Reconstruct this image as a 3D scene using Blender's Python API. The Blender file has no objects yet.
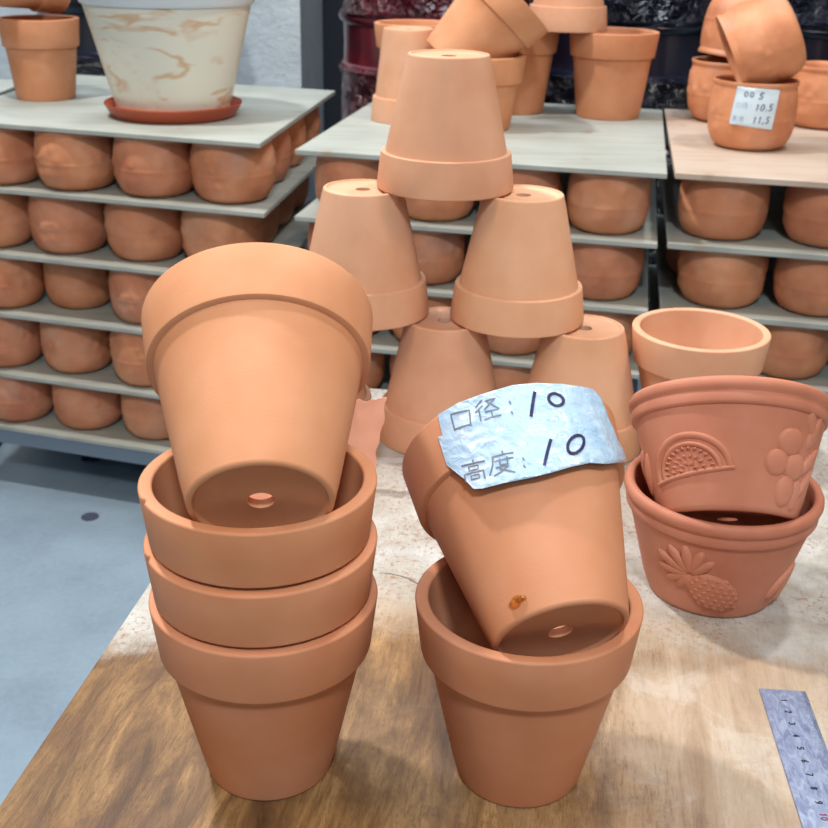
import bpy, bmesh, math, random
from mathutils import Vector, Matrix, geometry, noise
PI = math.pi
rad = math.radians
scene = bpy.context.scene
COL = scene.collection

# ------------------------------------------------------------------ helpers
def finish(me, angle=35):
    me.shade_smooth()
    me.set_sharp_from_angle(angle=rad(angle))

def obj(name, bm, mat, parent=None, angle=35):
    me = bpy.data.meshes.new(name)
    bmesh.ops.recalc_face_normals(bm, faces=bm.faces)
    bm.to_mesh(me); bm.free()
    finish(me, angle)
    o = bpy.data.objects.new(name, me)
    COL.objects.link(o)
    if mat: me.materials.append(mat)
    if parent: o.parent = parent
    return o

def tag(o, label, cat, group=None):
    o['label'] = label; o['category'] = cat
    if group: o['group'] = group
    return o

def structure(o):
    o['kind'] = 'structure'; return o

def empty(name, label, cat, group=None, loc=(0, 0, 0)):
    o = bpy.data.objects.new(name, None); COL.objects.link(o)
    o.empty_display_size = .02; o.location = loc
    return tag(o, label, cat, group)

def copy_tree(o, parent=None):
    c = o.copy(); COL.objects.link(c)
    if parent: c.parent = parent
    for ch in list(o.children): copy_tree(ch, c)
    return c

def lathe_into(bm, prof, seg=96, closed=True, disp=None):
    """prof: list of (r, z); a ring per point; closed joins last to first."""
    rings = []
    for r, z in prof:
        ring = []
        for i in range(seg):
            t = 2*PI*i/seg
            rr = r + (disp(t, r, z) if disp else 0)
            ring.append(bm.verts.new((rr*math.cos(t), rr*math.sin(t), z)))
        rings.append(ring)
    n = len(rings)
    for k in range(n if closed else n-1):
        a, b = rings[k], rings[(k+1) % n]
        for i in range(seg):
            j = (i+1) % seg
            bm.faces.new((a[i], a[j], b[j], b[i]))
    return rings

def lathe(prof, seg=96, closed=True, disp=None):
    bm = bmesh.new(); lathe_into(bm, prof, seg, closed, disp); return bm

def arc(cx, cz, r, a0, a1, n):
    return [(cx + r*math.cos(rad(a0+(a1-a0)*i/n)), cz + r*math.sin(rad(a0+(a1-a0)*i/n))) for i in range(n+1)]

def add_box(bm, x0, x1, y0, y1, z0, z1):
    v = [bm.verts.new((x, y, z)) for z in (z0, z1) for y in (y0, y1) for x in (x0, x1)]
    for f in ((0, 2, 3, 1), (4, 5, 7, 6), (0, 1, 5, 4), (2, 6, 7, 3), (0, 4, 6, 2), (1, 3, 7, 5)):
        bm.faces.new([v[i] for i in f])

def bevel(bm, w, n=2):
    bmesh.ops.bevel(bm, geom=bm.edges[:], offset=w, segments=n, profile=.5, affect='EDGES')

def add_prism(bm, pts, z0, z1):
    a = [bm.verts.new((x, y, z0)) for x, y in pts]; b = [bm.verts.new((x, y, z1)) for x, y in pts]
    bm.faces.new(a[::-1]); bm.faces.new(b)
    for i in range(len(pts)):
        j = (i+1) % len(pts); bm.faces.new((a[i], a[j], b[j], b[i]))

# ------------------------------------------------------------------ materials
def newmat(name):
    m = bpy.data.materials.new(name); m.use_nodes = True
    nt = m.node_tree; b = nt.nodes['Principled BSDF']
    return m, nt, b

def N(nt, t, **kw):
    n = nt.nodes.new(t)
    for k, v in kw.items():
        if hasattr(n, k): setattr(n, k, v)
        else: n.inputs[k].default_value = v
    return n

def srgb(r, g, b):
    f = lambda c: (c/255/12.92) if c/255 <= .04045 else ((c/255+.055)/1.055)**2.4
    return (f(r), f(g), f(b), 1)

def ramp(nt, fac, stops):
    r = nt.nodes.new('ShaderNodeValToRGB')
    e = r.color_ramp.elements
    while len(e) > 1: e.remove(e[-1])
    e[0].position, e[0].color = stops[0]
    for p, c in stops[1:]:
        x = e.new(p); x.color = c
    nt.links.new(fac, r.inputs['Fac'])
    return r.outputs['Color']

def noise_tex(nt, vec, scale, detail=4, rough=.55, dist=0):
    n = nt.nodes.new('ShaderNodeTexNoise')
    n.inputs['Scale'].default_value = scale; n.inputs['Detail'].default_value = detail
    n.inputs['Roughness'].default_value = rough; n.inputs['Distortion'].default_value = dist
    if vec: nt.links.new(vec, n.inputs['Vector'])
    return n.outputs['Fac']

def mixc(nt, fac, a, b, mode='MIX'):
    m = nt.nodes.new('ShaderNodeMix'); m.data_type = 'RGBA'; m.blend_type = mode
    for s, v in ((m.inputs['Factor'], fac), (m.inputs['A'], a), (m.inputs['B'], b)):
        pass
    fi = [i for i in m.inputs if i.name == 'Factor' and i.type == 'VALUE'][0]
    ai = [i for i in m.inputs if i.name == 'A' and i.type == 'RGBA'][0]
    bi = [i for i in m.inputs if i.name == 'B' and i.type == 'RGBA'][0]
    for s, v in ((fi, fac), (ai, a), (bi, b)):
        if hasattr(v, 'is_output') or isinstance(v, bpy.types.NodeSocket): nt.links.new(v, s)
        else: s.default_value = v
    return [o for o in m.outputs if o.type == 'RGBA'][0]

def math_node(nt, op, a, b=None, c=None, clamp=False):
    m = nt.nodes.new('ShaderNodeMath'); m.operation = op; m.use_clamp = clamp
    for i, v in enumerate((a, b, c)):
        if v is None: continue
        if isinstance(v, bpy.types.NodeSocket): nt.links.new(v, m.inputs[i])
        else: m.inputs[i].default_value = v
    return m.outputs[0]

def smooth(nt, v, lo, hi):
    m = nt.nodes.new('ShaderNodeMapRange'); m.interpolation_type = 'SMOOTHSTEP'
    nt.links.new(v, m.inputs['Value'])
    m.inputs['From Min'].default_value = lo; m.inputs['From Max'].default_value = hi
    return m.outputs['Result']

def bump(nt, b, h, strength, dist):
    n = nt.nodes.new('ShaderNodeBump')
    n.inputs['Strength'].default_value = strength; n.inputs['Distance'].default_value = dist
    nt.links.new(h, n.inputs['Height']); nt.links.new(n.outputs['Normal'], b.inputs['Normal'])

def terracotta(name, base, light, dark, rough=.62, spec=.35, dust=0):
    """unglazed clay: cloudy firing variation, fine speckle, faint turning lines"""
    m, nt, b = newmat(name)
    tc = nt.nodes.new('ShaderNodeTexCoord'); oi = nt.nodes.new('ShaderNodeObjectInfo')
    osep = nt.nodes.new('ShaderNodeSeparateColor'); nt.links.new(oi.outputs['Color'], osep.inputs[0]); orand = osep.outputs[0]
    off = nt.nodes.new('ShaderNodeVectorMath'); off.operation = 'ADD'
    comb = nt.nodes.new('ShaderNodeCombineXYZ')
    r10 = math_node(nt, 'MULTIPLY', orand, 7.3)
    nt.links.new(r10, comb.inputs['X']); nt.links.new(r10, comb.inputs['Z'])
    nt.links.new(tc.outputs['Object'], off.inputs[0]); nt.links.new(comb.outputs[0], off.inputs[1])
    v = off.outputs[0]
    cloud = noise_tex(nt, v, 22, 3, .5)
    col = ramp(nt, cloud, [(.30, dark), (.5, base), (.72, light)])
    speck = noise_tex(nt, v, 900, 2, .6)
    col = mixc(nt, math_node(nt, 'MULTIPLY', smooth(nt, speck, .62, .75), .25), col, light)
    rnd = nt.nodes.new('ShaderNodeHueSaturation')
    nt.links.new(col, rnd.inputs['Color'])
    nt.links.new(math_node(nt, 'MULTIPLY_ADD', orand, .14, .93), rnd.inputs['Value'])
    nt.links.new(math_node(nt, 'MULTIPLY_ADD', orand, .007, .4975), rnd.inputs['Hue'])
    col = rnd.outputs['Color']
    if dust:
        d = noise_tex(nt, v, 14, 4, .6)
        col = mixc(nt, math_node(nt, 'MULTIPLY', smooth(nt, d, .52, .75), dust), col, srgb(190, 165, 150))
    nt.links.new(col, b.inputs['Base Color'])
    mp = nt.nodes.new('ShaderNodeMapping'); mp.inputs['Scale'].default_value = (30, 30, 900)
    nt.links.new(v, mp.inputs['Vector'])
    lines = noise_tex(nt, mp.outputs[0], 1, 2, .5)
    h = math_node(nt, 'ADD', math_node(nt, 'MULTIPLY', lines, .6), speck)
    bump(nt, b, h, .12, .0006)
    b.inputs['Roughness'].default_value = rough
    b.inputs['Specular IOR Level'].default_value = spec
    return m

def plain(name, col, rough=.5, metal=0, spec=.5):
    m, nt, b = newmat(name)
    b.inputs['Base Color'].default_value = col; b.inputs['Roughness'].default_value = rough
    b.inputs['Metallic'].default_value = metal; b.inputs['Specular IOR Level'].default_value = spec
    return m

M_ORANGE = terracotta('orange_terracotta', srgb(205, 140, 103), srgb(212, 150, 114), srgb(198, 130, 91))
M_PALE = terracotta('pale_terracotta', srgb(216, 164, 131), srgb(222, 173, 142), srgb(209, 155, 121))
M_RED = terracotta('red_terracotta', srgb(186, 118, 97), srgb(196, 131, 111), srgb(174, 106, 84))
M_BOWL = terracotta('brown_terracotta', srgb(204, 134, 98), srgb(216, 150, 116), srgb(188, 116, 84), dust=.35)

# table wood: oiled brown at the near left, pale bare veneer to the right, chalky white behind
def table_mat():
    m, nt, b = newmat('worn_plywood_veneer')
    tc = nt.nodes.new('ShaderNodeTexCoord'); P = tc.outputs['Object']
    sep = nt.nodes.new('ShaderNodeSeparateXYZ'); nt.links.new(P, sep.inputs[0])
    def stretched(sx, sy, det, dist=.3, rough=.6):
        mp = nt.nodes.new('ShaderNodeMapping'); mp.inputs['Scale'].default_value = (sx, sy, 20)
        nt.links.new(P, mp.inputs['Vector'])
        return noise_tex(nt, mp.outputs[0], 1, det, rough, dist)
    g1 = stretched(55, 9, 6, .8, .65)           # broad grain
    g2 = stretched(520, 60, 4, .4, .65)         # fibres
    g3 = stretched(900, 240, 3, .2, .7)         # short flecks
    big = noise_tex(nt, P, 9, 5, .6, .5)
    blot = noise_tex(nt, P, 22, 5, .65, .8)
    brown = ramp(nt, g1, [(.30, srgb(66, 45, 28)), (.43, srgb(106, 77, 48)), (.56, srgb(140, 106, 66)), (.7, srgb(172, 136, 90))])
    brown = mixc(nt, math_node(nt, 'MULTIPLY', smooth(nt, blot, .48, .64), .6), brown, srgb(94, 66, 44))
    brown = mixc(nt, math_node(nt, 'MULTIPLY', smooth(nt, big, .5, .68), .45), brown, srgb(166, 136, 96))
    pale = ramp(nt, g1, [(.28, srgb(152, 126, 102)), (.5, srgb(172, 150, 126)), (.72, srgb(186, 168, 148))])
    pale = mixc(nt, math_node(nt, 'MULTIPLY', smooth(nt, blot, .52, .66), .45), pale, srgb(194, 185, 173))
    white = ramp(nt, noise_tex(nt, P, 30, 6, .7), [(.3, srgb(150, 143, 132)), (.47, srgb(172, 169, 161)), (.6, srgb(184, 184, 180)), (.8, srgb(196, 198, 197))])
    sp = noise_tex(nt, P, 260, 4, .7)
    patch = smooth(nt, noise_tex(nt, P, 16, 3, .5), .40, .58)
    white = mixc(nt, math_node(nt, 'MULTIPLY', math_node(nt, 'MULTIPLY', smooth(nt, sp, .53, .62), patch), .75), white, srgb(148, 104, 76))
    # local x runs across, y along the table's length away from the camera
    wob = math_node(nt, 'MULTIPLY_ADD', big, .16, -.08)
    wob2 = math_node(nt, 'MULTIPLY_ADD', noise_tex(nt, P, 45, 5, .7), .07, -.035)
    y = math_node(nt, 'ADD', math_node(nt, 'ADD', sep.outputs['Y'], math_node(nt, 'MULTIPLY', wob, .35)), wob2)
    x = math_node(nt, 'ADD', sep.outputs['X'], math_node(nt, 'ADD', wob, wob2))
    yl = math_node(nt, 'MULTIPLY_ADD', math_node(nt, 'SUBTRACT', 1.0, smooth(nt, sep.outputs['X'], 0, .13)), .055, y)
    back = smooth(nt, yl, T_BACK-.015, T_BACK+.03)
    right = smooth(nt, x, .250, .34)
    right2 = smooth(nt, x, .34, .50)
    front = mixc(nt, right, brown, pale)
    side = mixc(nt, math_node(nt, 'MULTIPLY', right2, .8), front, white)
    # a worn tan area reaches into the chalky part between the two near pots
    tan = math_node(nt, 'MULTIPLY', math_node(nt, 'SUBTRACT', 1.0, smooth(nt, y, .35, .40)), math_node(nt, 'MULTIPLY', smooth(nt, x, .12, .18), math_node(nt, 'SUBTRACT', 1.0, smooth(nt, x, .30, .38))))
    wt = mixc(nt, math_node(nt, 'MULTIPLY', tan, .6), white, srgb(176, 148, 114))
    col = mixc(nt, back, side, wt)
    fib = math_node(nt, 'MULTIPLY_ADD', math_node(nt, 'MAXIMUM', back, right), -.36, .46)   # fibres show less where chalky or pale
    col = mixc(nt, math_node(nt, 'MULTIPLY', smooth(nt, g2, .5, .62), fib), col, srgb(96, 68, 46))
    col = mixc(nt, math_node(nt, 'MULTIPLY', smooth(nt, g3, .55, .66), fib), col, srgb(84, 60, 42))
    # a curved split in the veneer near the middle
    vd = nt.nodes.new('ShaderNodeVectorMath'); vd.operation = 'DISTANCE'
    nt.links.new(P, vd.inputs[0]); vd.inputs[1].default_value = (.147, .3583, 0)
    dd = math_node(nt, 'ABSOLUTE', math_node(nt, 'SUBTRACT', math_node(nt, 'ADD', vd.outputs['Value'], math_node(nt, 'MULTIPLY', wob2, .06)), .032))
    ln = math_node(nt, 'SUBTRACT', 1.0, smooth(nt, dd, .0003, .0012))
    ln = math_node(nt, 'MULTIPLY', ln, math_node(nt, 'MULTIPLY', smooth(nt, sep.outputs['X'], .140, .150), smooth(nt, sep.outputs['Y'], .355, .366)))
    col = mixc(nt, math_node(nt, 'MULTIPLY', ln, .8), col, srgb(84, 66, 50))
    nt.links.new(col, b.inputs['Base Color'])
    b.inputs['Roughness'].default_value = .5
    b.inputs['Specular IOR Level'].default_value = .3
    bump(nt, b, math_node(nt, 'ADD', math_node(nt, 'ADD', g2, g3), blot), .25, .0008)
    return m
T_BACK = .33

def board_mat(name, c0, c1, c2):
    m, nt, b = newmat(name)
    tc = nt.nodes.new('ShaderNodeTexCoord'); P = tc.outputs['Object']
    mp = nt.nodes.new('ShaderNodeMapping'); mp.inputs['Scale'].default_value = (5, 60, 20)
    nt.links.new(P, mp.inputs['Vector'])
    g = noise_tex(nt, mp.outputs[0], 1, 5, .6, .4)
    big = noise_tex(nt, P, 7, 3, .5)
    col = ramp(nt, math_node(nt, 'MULTIPLY_ADD', big, .5, math_node(nt, 'MULTIPLY', g, .5)), [(.3, c0), (.5, c1), (.7, c2)])
    st = noise_tex(nt, P, 11, 3, .5)
    col = mixc(nt, math_node(nt, 'MULTIPLY', smooth(nt, st, .66, .72), .5), col, srgb(150, 130, 105))
    nt.links.new(col, b.inputs['Base Color'])
    b.inputs['Roughness'].default_value = .6
    bump(nt, b, g, .15, .001)
    return m
M_BOARD = board_mat('grey_plywood', srgb(144, 147, 140), srgb(164, 169, 162), srgb(177, 182, 175))
M_BOARD_WARM = board_mat('bare_birch_plywood', srgb(172, 150, 130), srgb(190, 172, 156), srgb(198, 186, 174))

def floor_mat():
    m, nt, b = newmat('sealed_concrete')
    tc = nt.nodes.new('ShaderNodeTexCoord'); P = tc.outputs['Object']
    n1 = noise_tex(nt, P, 5, 5, .6); n2 = noise_tex(nt, P, 120, 3, .6)
    col = ramp(nt, math_node(nt, 'MULTIPLY_ADD', n2, .25, math_node(nt, 'MULTIPLY', n1, .75)), [(.3, srgb(116, 134, 150)), (.5, srgb(132, 152, 168)), (.7, srgb(142, 163, 179))])
    nt.links.new(col, b.inputs['Base Color'])
    b.inputs['Roughness'].default_value = .45
    return m

def wall_mat():
    m, nt, b = newmat('white_roughcast_plaster')
    tc = nt.nodes.new('ShaderNodeTexCoord'); P = tc.outputs['Object']
    n1 = noise_tex(nt, P, 12, 6, .7); n2 = noise_tex(nt, P, 70, 4, .7)
    col = ramp(nt, n1, [(.3, srgb(196, 208, 216)), (.6, srgb(214, 226, 234))])
    nt.links.new(col, b.inputs['Base Color'])
    b.inputs['Roughness'].default_value = .85
    bump(nt, b, math_node(nt, 'ADD', n1, n2), .45, .008)
    return m

def marble_mat():
    m, nt, b = newmat('marbled_cream_plastic')
    tc = nt.nodes.new('ShaderNodeTexCoord'); P = tc.outputs['Object']
    mp = nt.nodes.new('ShaderNodeMapping'); mp.inputs['Rotation'].default_value = (0, .85, 0); mp.inputs['Scale'].default_value = (5, 5, 17)
    nt.links.new(P, mp.inputs['Vector'])
    def layer(seed, sc, lo, hi):
        sh = nt.nodes.new('ShaderNodeVectorMath'); sh.operation = 'ADD'
        nt.links.new(mp.outputs[0], sh.inputs[0]); sh.inputs[1].default_value = (seed, seed*1.7, seed*.6)
        n = noise_tex(nt, sh.outputs[0], sc, 3, .5, .4)
        v = math_node(nt, 'ABSOLUTE', math_node(nt, 'SUBTRACT', n, .5))
        vein = math_node(nt, 'SUBTRACT', 1.0, smooth(nt, v, .0, .045))
        sh2 = nt.nodes.new('ShaderNodeVectorMath'); sh2.operation = 'ADD'
        nt.links.new(P, sh2.inputs[0]); sh2.inputs[1].default_value = (seed*2, seed, seed)
        return math_node(nt, 'MULTIPLY', vein, smooth(nt, noise_tex(nt, sh2.outputs[0], 13, 2, .5), lo, hi))
    vein = math_node(nt, 'MAXIMUM', layer(0.0, 1.3, .45, .60), layer(4.3, 1.6, .47, .62)); gate = 1.0
    col = mixc(nt, math_node(nt, 'MULTIPLY', math_node(nt, 'MULTIPLY', vein, gate), .75), srgb(226, 226, 212), srgb(206, 160, 112))
    nt.links.new(col, b.inputs['Base Color'])
    b.inputs['Roughness'].default_value = .4
    return m

def jar_mat(name, c0, c1, c2):
    """dark glaze over an embossed body, plain on the moulded bands"""
    m, nt, b = newmat(name)
    tc = nt.nodes.new('ShaderNodeTexCoord'); P = tc.outputs['Object']
    sep = nt.nodes.new('ShaderNodeSeparateXYZ'); nt.links.new(P, sep.inputs[0])
    n0 = noise_tex(nt, P, 7, 3, .5)
    nt.links.new(ramp(nt, n0, [(.35, c0), (.55, c1), (.75, c2)]), b.inputs['Base Color'])
    b.inputs['Roughness'].default_value = .2
    b.inputs['Specular IOR Level'].default_value = .9
    n1 = noise_tex(nt, P, 24, 3, .6, 1.6)
    r = math_node(nt, 'ABSOLUTE', math_node(nt, 'SUBTRACT', n1, .5))
    vo = nt.nodes.new('ShaderNodeTexVoronoi'); vo.inputs['Scale'].default_value = 30
    nt.links.new(P, vo.inputs['Vector'])
    h = math_node(nt, 'ADD', math_node(nt, 'MULTIPLY', r, 2.2), math_node(nt, 'MULTIPLY', vo.outputs['Distance'], .7))
    z = sep.outputs['Z']
    mask = math_node(nt, 'MAXIMUM', smooth(nt, z, .715, .725), math_node(nt, 'SUBTRACT', 1.0, smooth(nt, z, .615, .625)))
    bump(nt, b, math_node(nt, 'MULTIPLY', h, mask), 1.0, .045)
    return m
M_JAR_BLACK = jar_mat('black_glaze', srgb(14, 16, 28), srgb(24, 28, 46), srgb(40, 42, 62))
M_JAR_RED = jar_mat('oxblood_glaze', srgb(66, 16, 26), srgb(104, 20, 36), srgb(40, 18, 28))

M_STEEL = plain('grey_painted_steel', srgb(128, 142, 156), .45, .4)
M_DARK_STEEL = plain('dark_steel', srgb(52, 56, 66), .5, .5)
M_SAUCER = plain('rust_plastic', srgb(168, 74, 44), .45)
M_SALMON = plain('salmon_packing_paper', srgb(236, 170, 142), .8)
M_INK = plain('navy_ink', srgb(34, 34, 84), .4)
M_PRINT = plain('grey_print', srgb(112, 120, 138), .6)
M_PRINT_FAINT = plain('faint_print', srgb(160, 185, 205), .7)
M_BLACK = plain('black_etch', srgb(24, 22, 40), .6)
M_REDMARK = plain('red_etch', srgb(120, 40, 60), .6)
M_SPOT = plain('dark_floor_spot', srgb(64, 70, 92), .6)

def paper_mat():
    m, nt, b = newmat('taped_label_paper')
    tc = nt.nodes.new('ShaderNodeTexCoord'); P = tc.outputs['Object']
    n = noise_tex(nt, P, 60, 4, .6, .5)
    nt.links.new(ramp(nt, n, [(.3, srgb(166, 202, 232)), (.6, srgb(188, 215, 238)), (.8, srgb(204, 218, 238))]), b.inputs['Base Color'])
    b.inputs['Roughness'].default_value = .22
    mp = nt.nodes.new('ShaderNodeMapping'); mp.inputs['Scale'].default_value = (1, 1, 1)
    nt.links.new(P, mp.inputs['Vector'])
    w = noise_tex(nt, mp.outputs[0], 130, 4, .6, 1.5)
    bump(nt, b, w, .55, .0016)
    b.inputs['Coat Weight'].default_value = .6; b.inputs['Coat Roughness'].default_value = .12
    return m
M_PAPER = paper_mat()
M_STICKER = plain('white_sticker_paper', srgb(206, 226, 240), .5)

def ruler_mat():
    m, nt, b = newmat('scratched_steel')
    tc = nt.nodes.new('ShaderNodeTexCoord'); P = tc.outputs['Object']
    mp = nt.nodes.new('ShaderNodeMapping'); mp.inputs['Scale'].default_value = (60, 160, 1); mp.inputs['Rotation'].default_value = (0, 0, .6)
    nt.links.new(P, mp.inputs['Vector'])
    n = noise_tex(nt, mp.outputs[0], 1.6, 5, .65, 1.2)
    nt.links.new(ramp(nt, n, [(.3, srgb(112, 122, 158)), (.5, srgb(146, 158, 188)), (.75, srgb(180, 194, 216))]), b.inputs['Base Color'])
    b.inputs['Metallic'].default_value = .55; b.inputs['Roughness'].default_value = .38
    bump(nt, b, n, .3, .0006)
    return m
M_RULER = ruler_mat()

def clear_mat(name, col, rough=.08, trans=1.0, alpha=1.0):
    m, nt, b = newmat(name)
    b.inputs['Base Color'].default_value = col; b.inputs['Roughness'].default_value = rough
    b.inputs['Transmission Weight'].default_value = trans; b.inputs['IOR'].default_value = 1.4
    b.inputs['Alpha'].default_value = alpha
    return m
M_GLUE = clear_mat('amber_glue', srgb(250, 180, 90), .05, .85)
M_CLEAR = clear_mat('clear_glue', srgb(250, 235, 220), .08, .9)
M_TAPE = clear_mat('clear_tape', srgb(235, 235, 235), .2, .0, .35)

# ------------------------------------------------------------------ plant pots
def pot_parts(R=.0535, rb=.0311, H=.1, lip=.028, t=.005, hole=.0058, seg=128, nick=None, body_top=None):
    """two closed clay shells: tapered body with drain hole, and the collar rim"""
    zl = H - lip
    k = R/.0535
    rt = body_top or (rb + .2215*zl if abs(rb/R-.581) < .03 else R-.0065*k)
    rbo = lambda z: rb + (rt-rb)*z/zl
    f = .0016*k
    body = [(hole, .0018*k), (rb-.0042*k, .0018*k), (rb-.0034*k, .0014*k), (rb-.0026*k, .0)]
    body += [(rb-f+f*math.sin(rad(a)), f-f*math.cos(rad(a))) for a in (0, 30, 60, 90)]
    body += [(rbo(zl*s), zl*s) for s in (.15, .4, .7, .95)] + [(rt, zl), (rt-t, zl)]
    body += [(rbo(zl*s)-t, zl*s) for s in (.7, .4, .16)] + [(rb-t-.002*k, .0068*k), (hole, .006*k)]
    rl = R-.003*k
    rim = [(rt-t, zl), (rt, zl), (rl-.0012*k, zl), (rl-.0003*k, zl+.0004*k), (rl, zl+.0014*k), (rl+(R-rl)*.5, zl+lip*.5)]
    e = .0013*k; tr = .0064*k
    rim += [(R-e+e*math.cos(rad(a)), H-e+e*math.sin(rad(a))) for a in (0, 25, 50, 75, 90)]
    ei = .0013*k
    rim += [(R-tr+ei-ei*math.sin(rad(a)), H-ei+ei*math.cos(rad(a))) for a in (0, 30, 60, 90)]
    rim += [(R-tr-.0012*k, zl+lip*.5)]
    def disp(tt, r, z):
        if not nick or z < H-.012*k: return 0
        d = abs((tt-nick+PI) % (2*PI)-PI)*R
        return -.0022*max(0, 1-d/.0032) if r > R-.004 else 0
    return lathe(body, seg), lathe(rim, seg, True, disp)

def make_pot(name, mat, label, cat='pot', group=None, **kw):
    b, r = pot_parts(**kw)
    o = obj(name, b, mat, None, 40)
    obj('rim', r, mat, o, 40)
    fire(o, (len(bpy.data.objects)*.618) % 1)
    return tag(o, label, cat, group)

def pose(o, base, axis, spin=0):
    """stand o's z axis along axis; local -y turns towards the viewer's side"""
    Z = Vector(axis).normalized(); X = Z.cross(Vector((0, 0, 1))).normalized(); Y = Z.cross(X)
    m = Matrix((X, Y, Z)).transposed().to_4x4()
    o.matrix_world = Matrix.Translation(base) @ m @ Matrix.Rotation(spin, 4, 'Z')

def axis(az, tilt):
    a, e = rad(az), rad(tilt)
    return (math.sin(e)*math.cos(a), math.sin(e)*math.sin(a), math.cos(e))

def fire(o, v):
    """one firing tone per pot, shared by its parts"""
    o.color = (v, v, v, 1)
    for ch in o.children: fire(ch, v)
def relabel(o, label): o['label'] = label; return o

# left stack of three nested pots
G_L = 'three nested orange pots at the front left'
B_POT = (.0558, .4641)
C_POT = (-.0689, .4653)
lower = make_pot('terracotta_pot', M_ORANGE, 'bottom orange terracotta pot of the nested front left stack, standing on the wooden table', seg=160)
lower.location = (*C_POT, 0)
mid = make_pot('terracotta_pot', M_ORANGE, 'middle orange terracotta pot of the nested front left stack, only its collar showing', seg=160, nick=rad(205))
mid.location = (C_POT[0]-.0003, C_POT[1], .0298)
top = make_pot('terracotta_pot', M_ORANGE, 'top orange terracotta pot of the nested front left stack, chipped rim, holding a tilted pot', seg=160, nick=rad(208))
top.location = (C_POT[0]-.0006, C_POT[1], .0597)
tilted = make_pot('terracotta_pot', M_ORANGE, 'tilted orange terracotta pot lying in the front left stack, drain hole facing forward', seg=160)
pose(tilted, (-.0630, .4249, .1669), (-.1059, .8600, .4993))

# right pair, the upper one with the taped size label
low2 = make_pot('terracotta_pot', M_ORANGE, 'upright orange terracotta pot on the table, holding the tilted pot with the size label', seg=160)
low2.location = (*B_POT, 0)
lab = make_pot('terracotta_pot', M_ORANGE, 'tilted orange terracotta pot with a torn bluish paper size label taped on its collar', seg=160)
pose(lab, (.0672, .4285, .1028), (-.2028, .8380, .5067))

LABEL_OUTLINE = [(-139.3, 98.88), (-127.6, 98.74), (-116.9, 98.26), (-100.2, 98.88), (-88.8, 98.75), (-75.3, 98.32), (-64.3, 98.73), (-54.7, 100.0), (-49.2, 97.99), (-45.0, 88.14), (-38.5, 78.98), (-22.7, 74.29), (-57.8, 60.3), (-69.3, 58.74), (-80.9, 56.14), (-92.9, 53.64), (-99.8, 53.0), (-117.2, 53.88), (-128.3, 55.07), (-133.0, 56.89), (-136.1, 63.18), (-143.5, 74.09), (-143.1, 88.92), (-140.5, 88.15)]
PRINTED = [[(-132.6, 94.97), (-133.1, 87.06)], [(-132.6, 94.97), (-123.1, 93.03), (-124.5, 85.78)], [(-133.0, 87.4), (-124.4, 86.01)], [(-116.2, 95.28), (-119.7, 93.23)], [(-116.5, 92.71), (-120.5, 90.58)], [(-118.6, 91.18), (-119.2, 86.05)], [(-114.4, 94.36), (-109.7, 94.07), (-115.9, 90.45)], [(-113.7, 93.34), (-109.2, 88.97)], [(-115.9, 89.11), (-109.9, 88.77)], [(-113.1, 88.83), (-113.2, 85.56)], [(-117.2, 85.86), (-109.3, 85.4)], [(-103.5, 91.11), (-103.4, 90.02)], [(-103.9, 85.88), (-103.8, 84.8)], [(-128.9, 69.76), (-129.0, 68.24)], [(-135.2, 69.33), (-123.3, 66.86)], [(-132.0, 67.58), (-127.1, 66.41), (-127.5, 64.62), (-132.4, 65.67), (-132.0, 67.58)], [(-135.7, 61.42), (-135.4, 64.83), (-125.1, 63.03), (-125.6, 59.13)], [(-132.2, 62.98), (-127.9, 62.21), (-128.2, 60.43), (-132.4, 61.26), (-132.2, 62.98)], [(-113.5, 68.38), (-113.5, 66.97)], [(-119.0, 67.22), (-108.6, 66.22)], [(-118.8, 67.13), (-120.0, 63.06), (-122.6, 59.52)], [(-118.4, 64.82), (-109.2, 63.97)], [(-115.8, 65.25), (-116.2, 62.19), (-112.5, 61.95), (-112.0, 64.98)], [(-118.5, 61.65), (-112.4, 61.02), (-117.5, 59.05), (-120.5, 58.41)], [(-117.0, 60.77), (-110.3, 57.3)], [(-104.6, 62.59), (-104.4, 61.66)], [(-105.1, 59.17), (-104.8, 58.23)]]
HANDWRITTEN = [[(-90.7, 93.5), (-93.1, 87.74), (-95.3, 82.07)], [(-76.7, 89.8), (-77.0, 88.55), (-77.9, 87.45), (-79.2, 86.69), (-80.8, 86.4), (-82.3, 86.61), (-83.5, 87.31), (-84.3, 88.35), (-84.6, 89.58), (-84.3, 90.8), (-83.5, 91.84), (-82.3, 92.54), (-80.8, 92.82), (-79.3, 92.63), (-78.0, 92.0), (-77.1, 91.01), (-76.7, 89.8)], [(-88.8, 69.08), (-92.1, 63.23), (-95.1, 57.66)], [(-70.9, 67.41), (-72.5, 65.48), (-74.5, 63.81), (-76.6, 62.68), (-78.6, 62.25), (-80.1, 62.57), (-80.9, 63.55), (-80.9, 65.04), (-80.2, 66.81), (-78.8, 68.62), (-76.9, 70.21), (-74.8, 71.36), (-72.8, 71.89), (-71.2, 71.71), (-70.2, 70.8), (-70.1, 69.29), (-70.9, 67.41)]]


def lip_r(z): return .0505 + (z-.072)*.003/.025

def on_lip(th, z, off):
    r = lip_r(z) + off
    return Vector((r*math.cos(rad(th)), r*math.sin(rad(th)), z))

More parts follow.
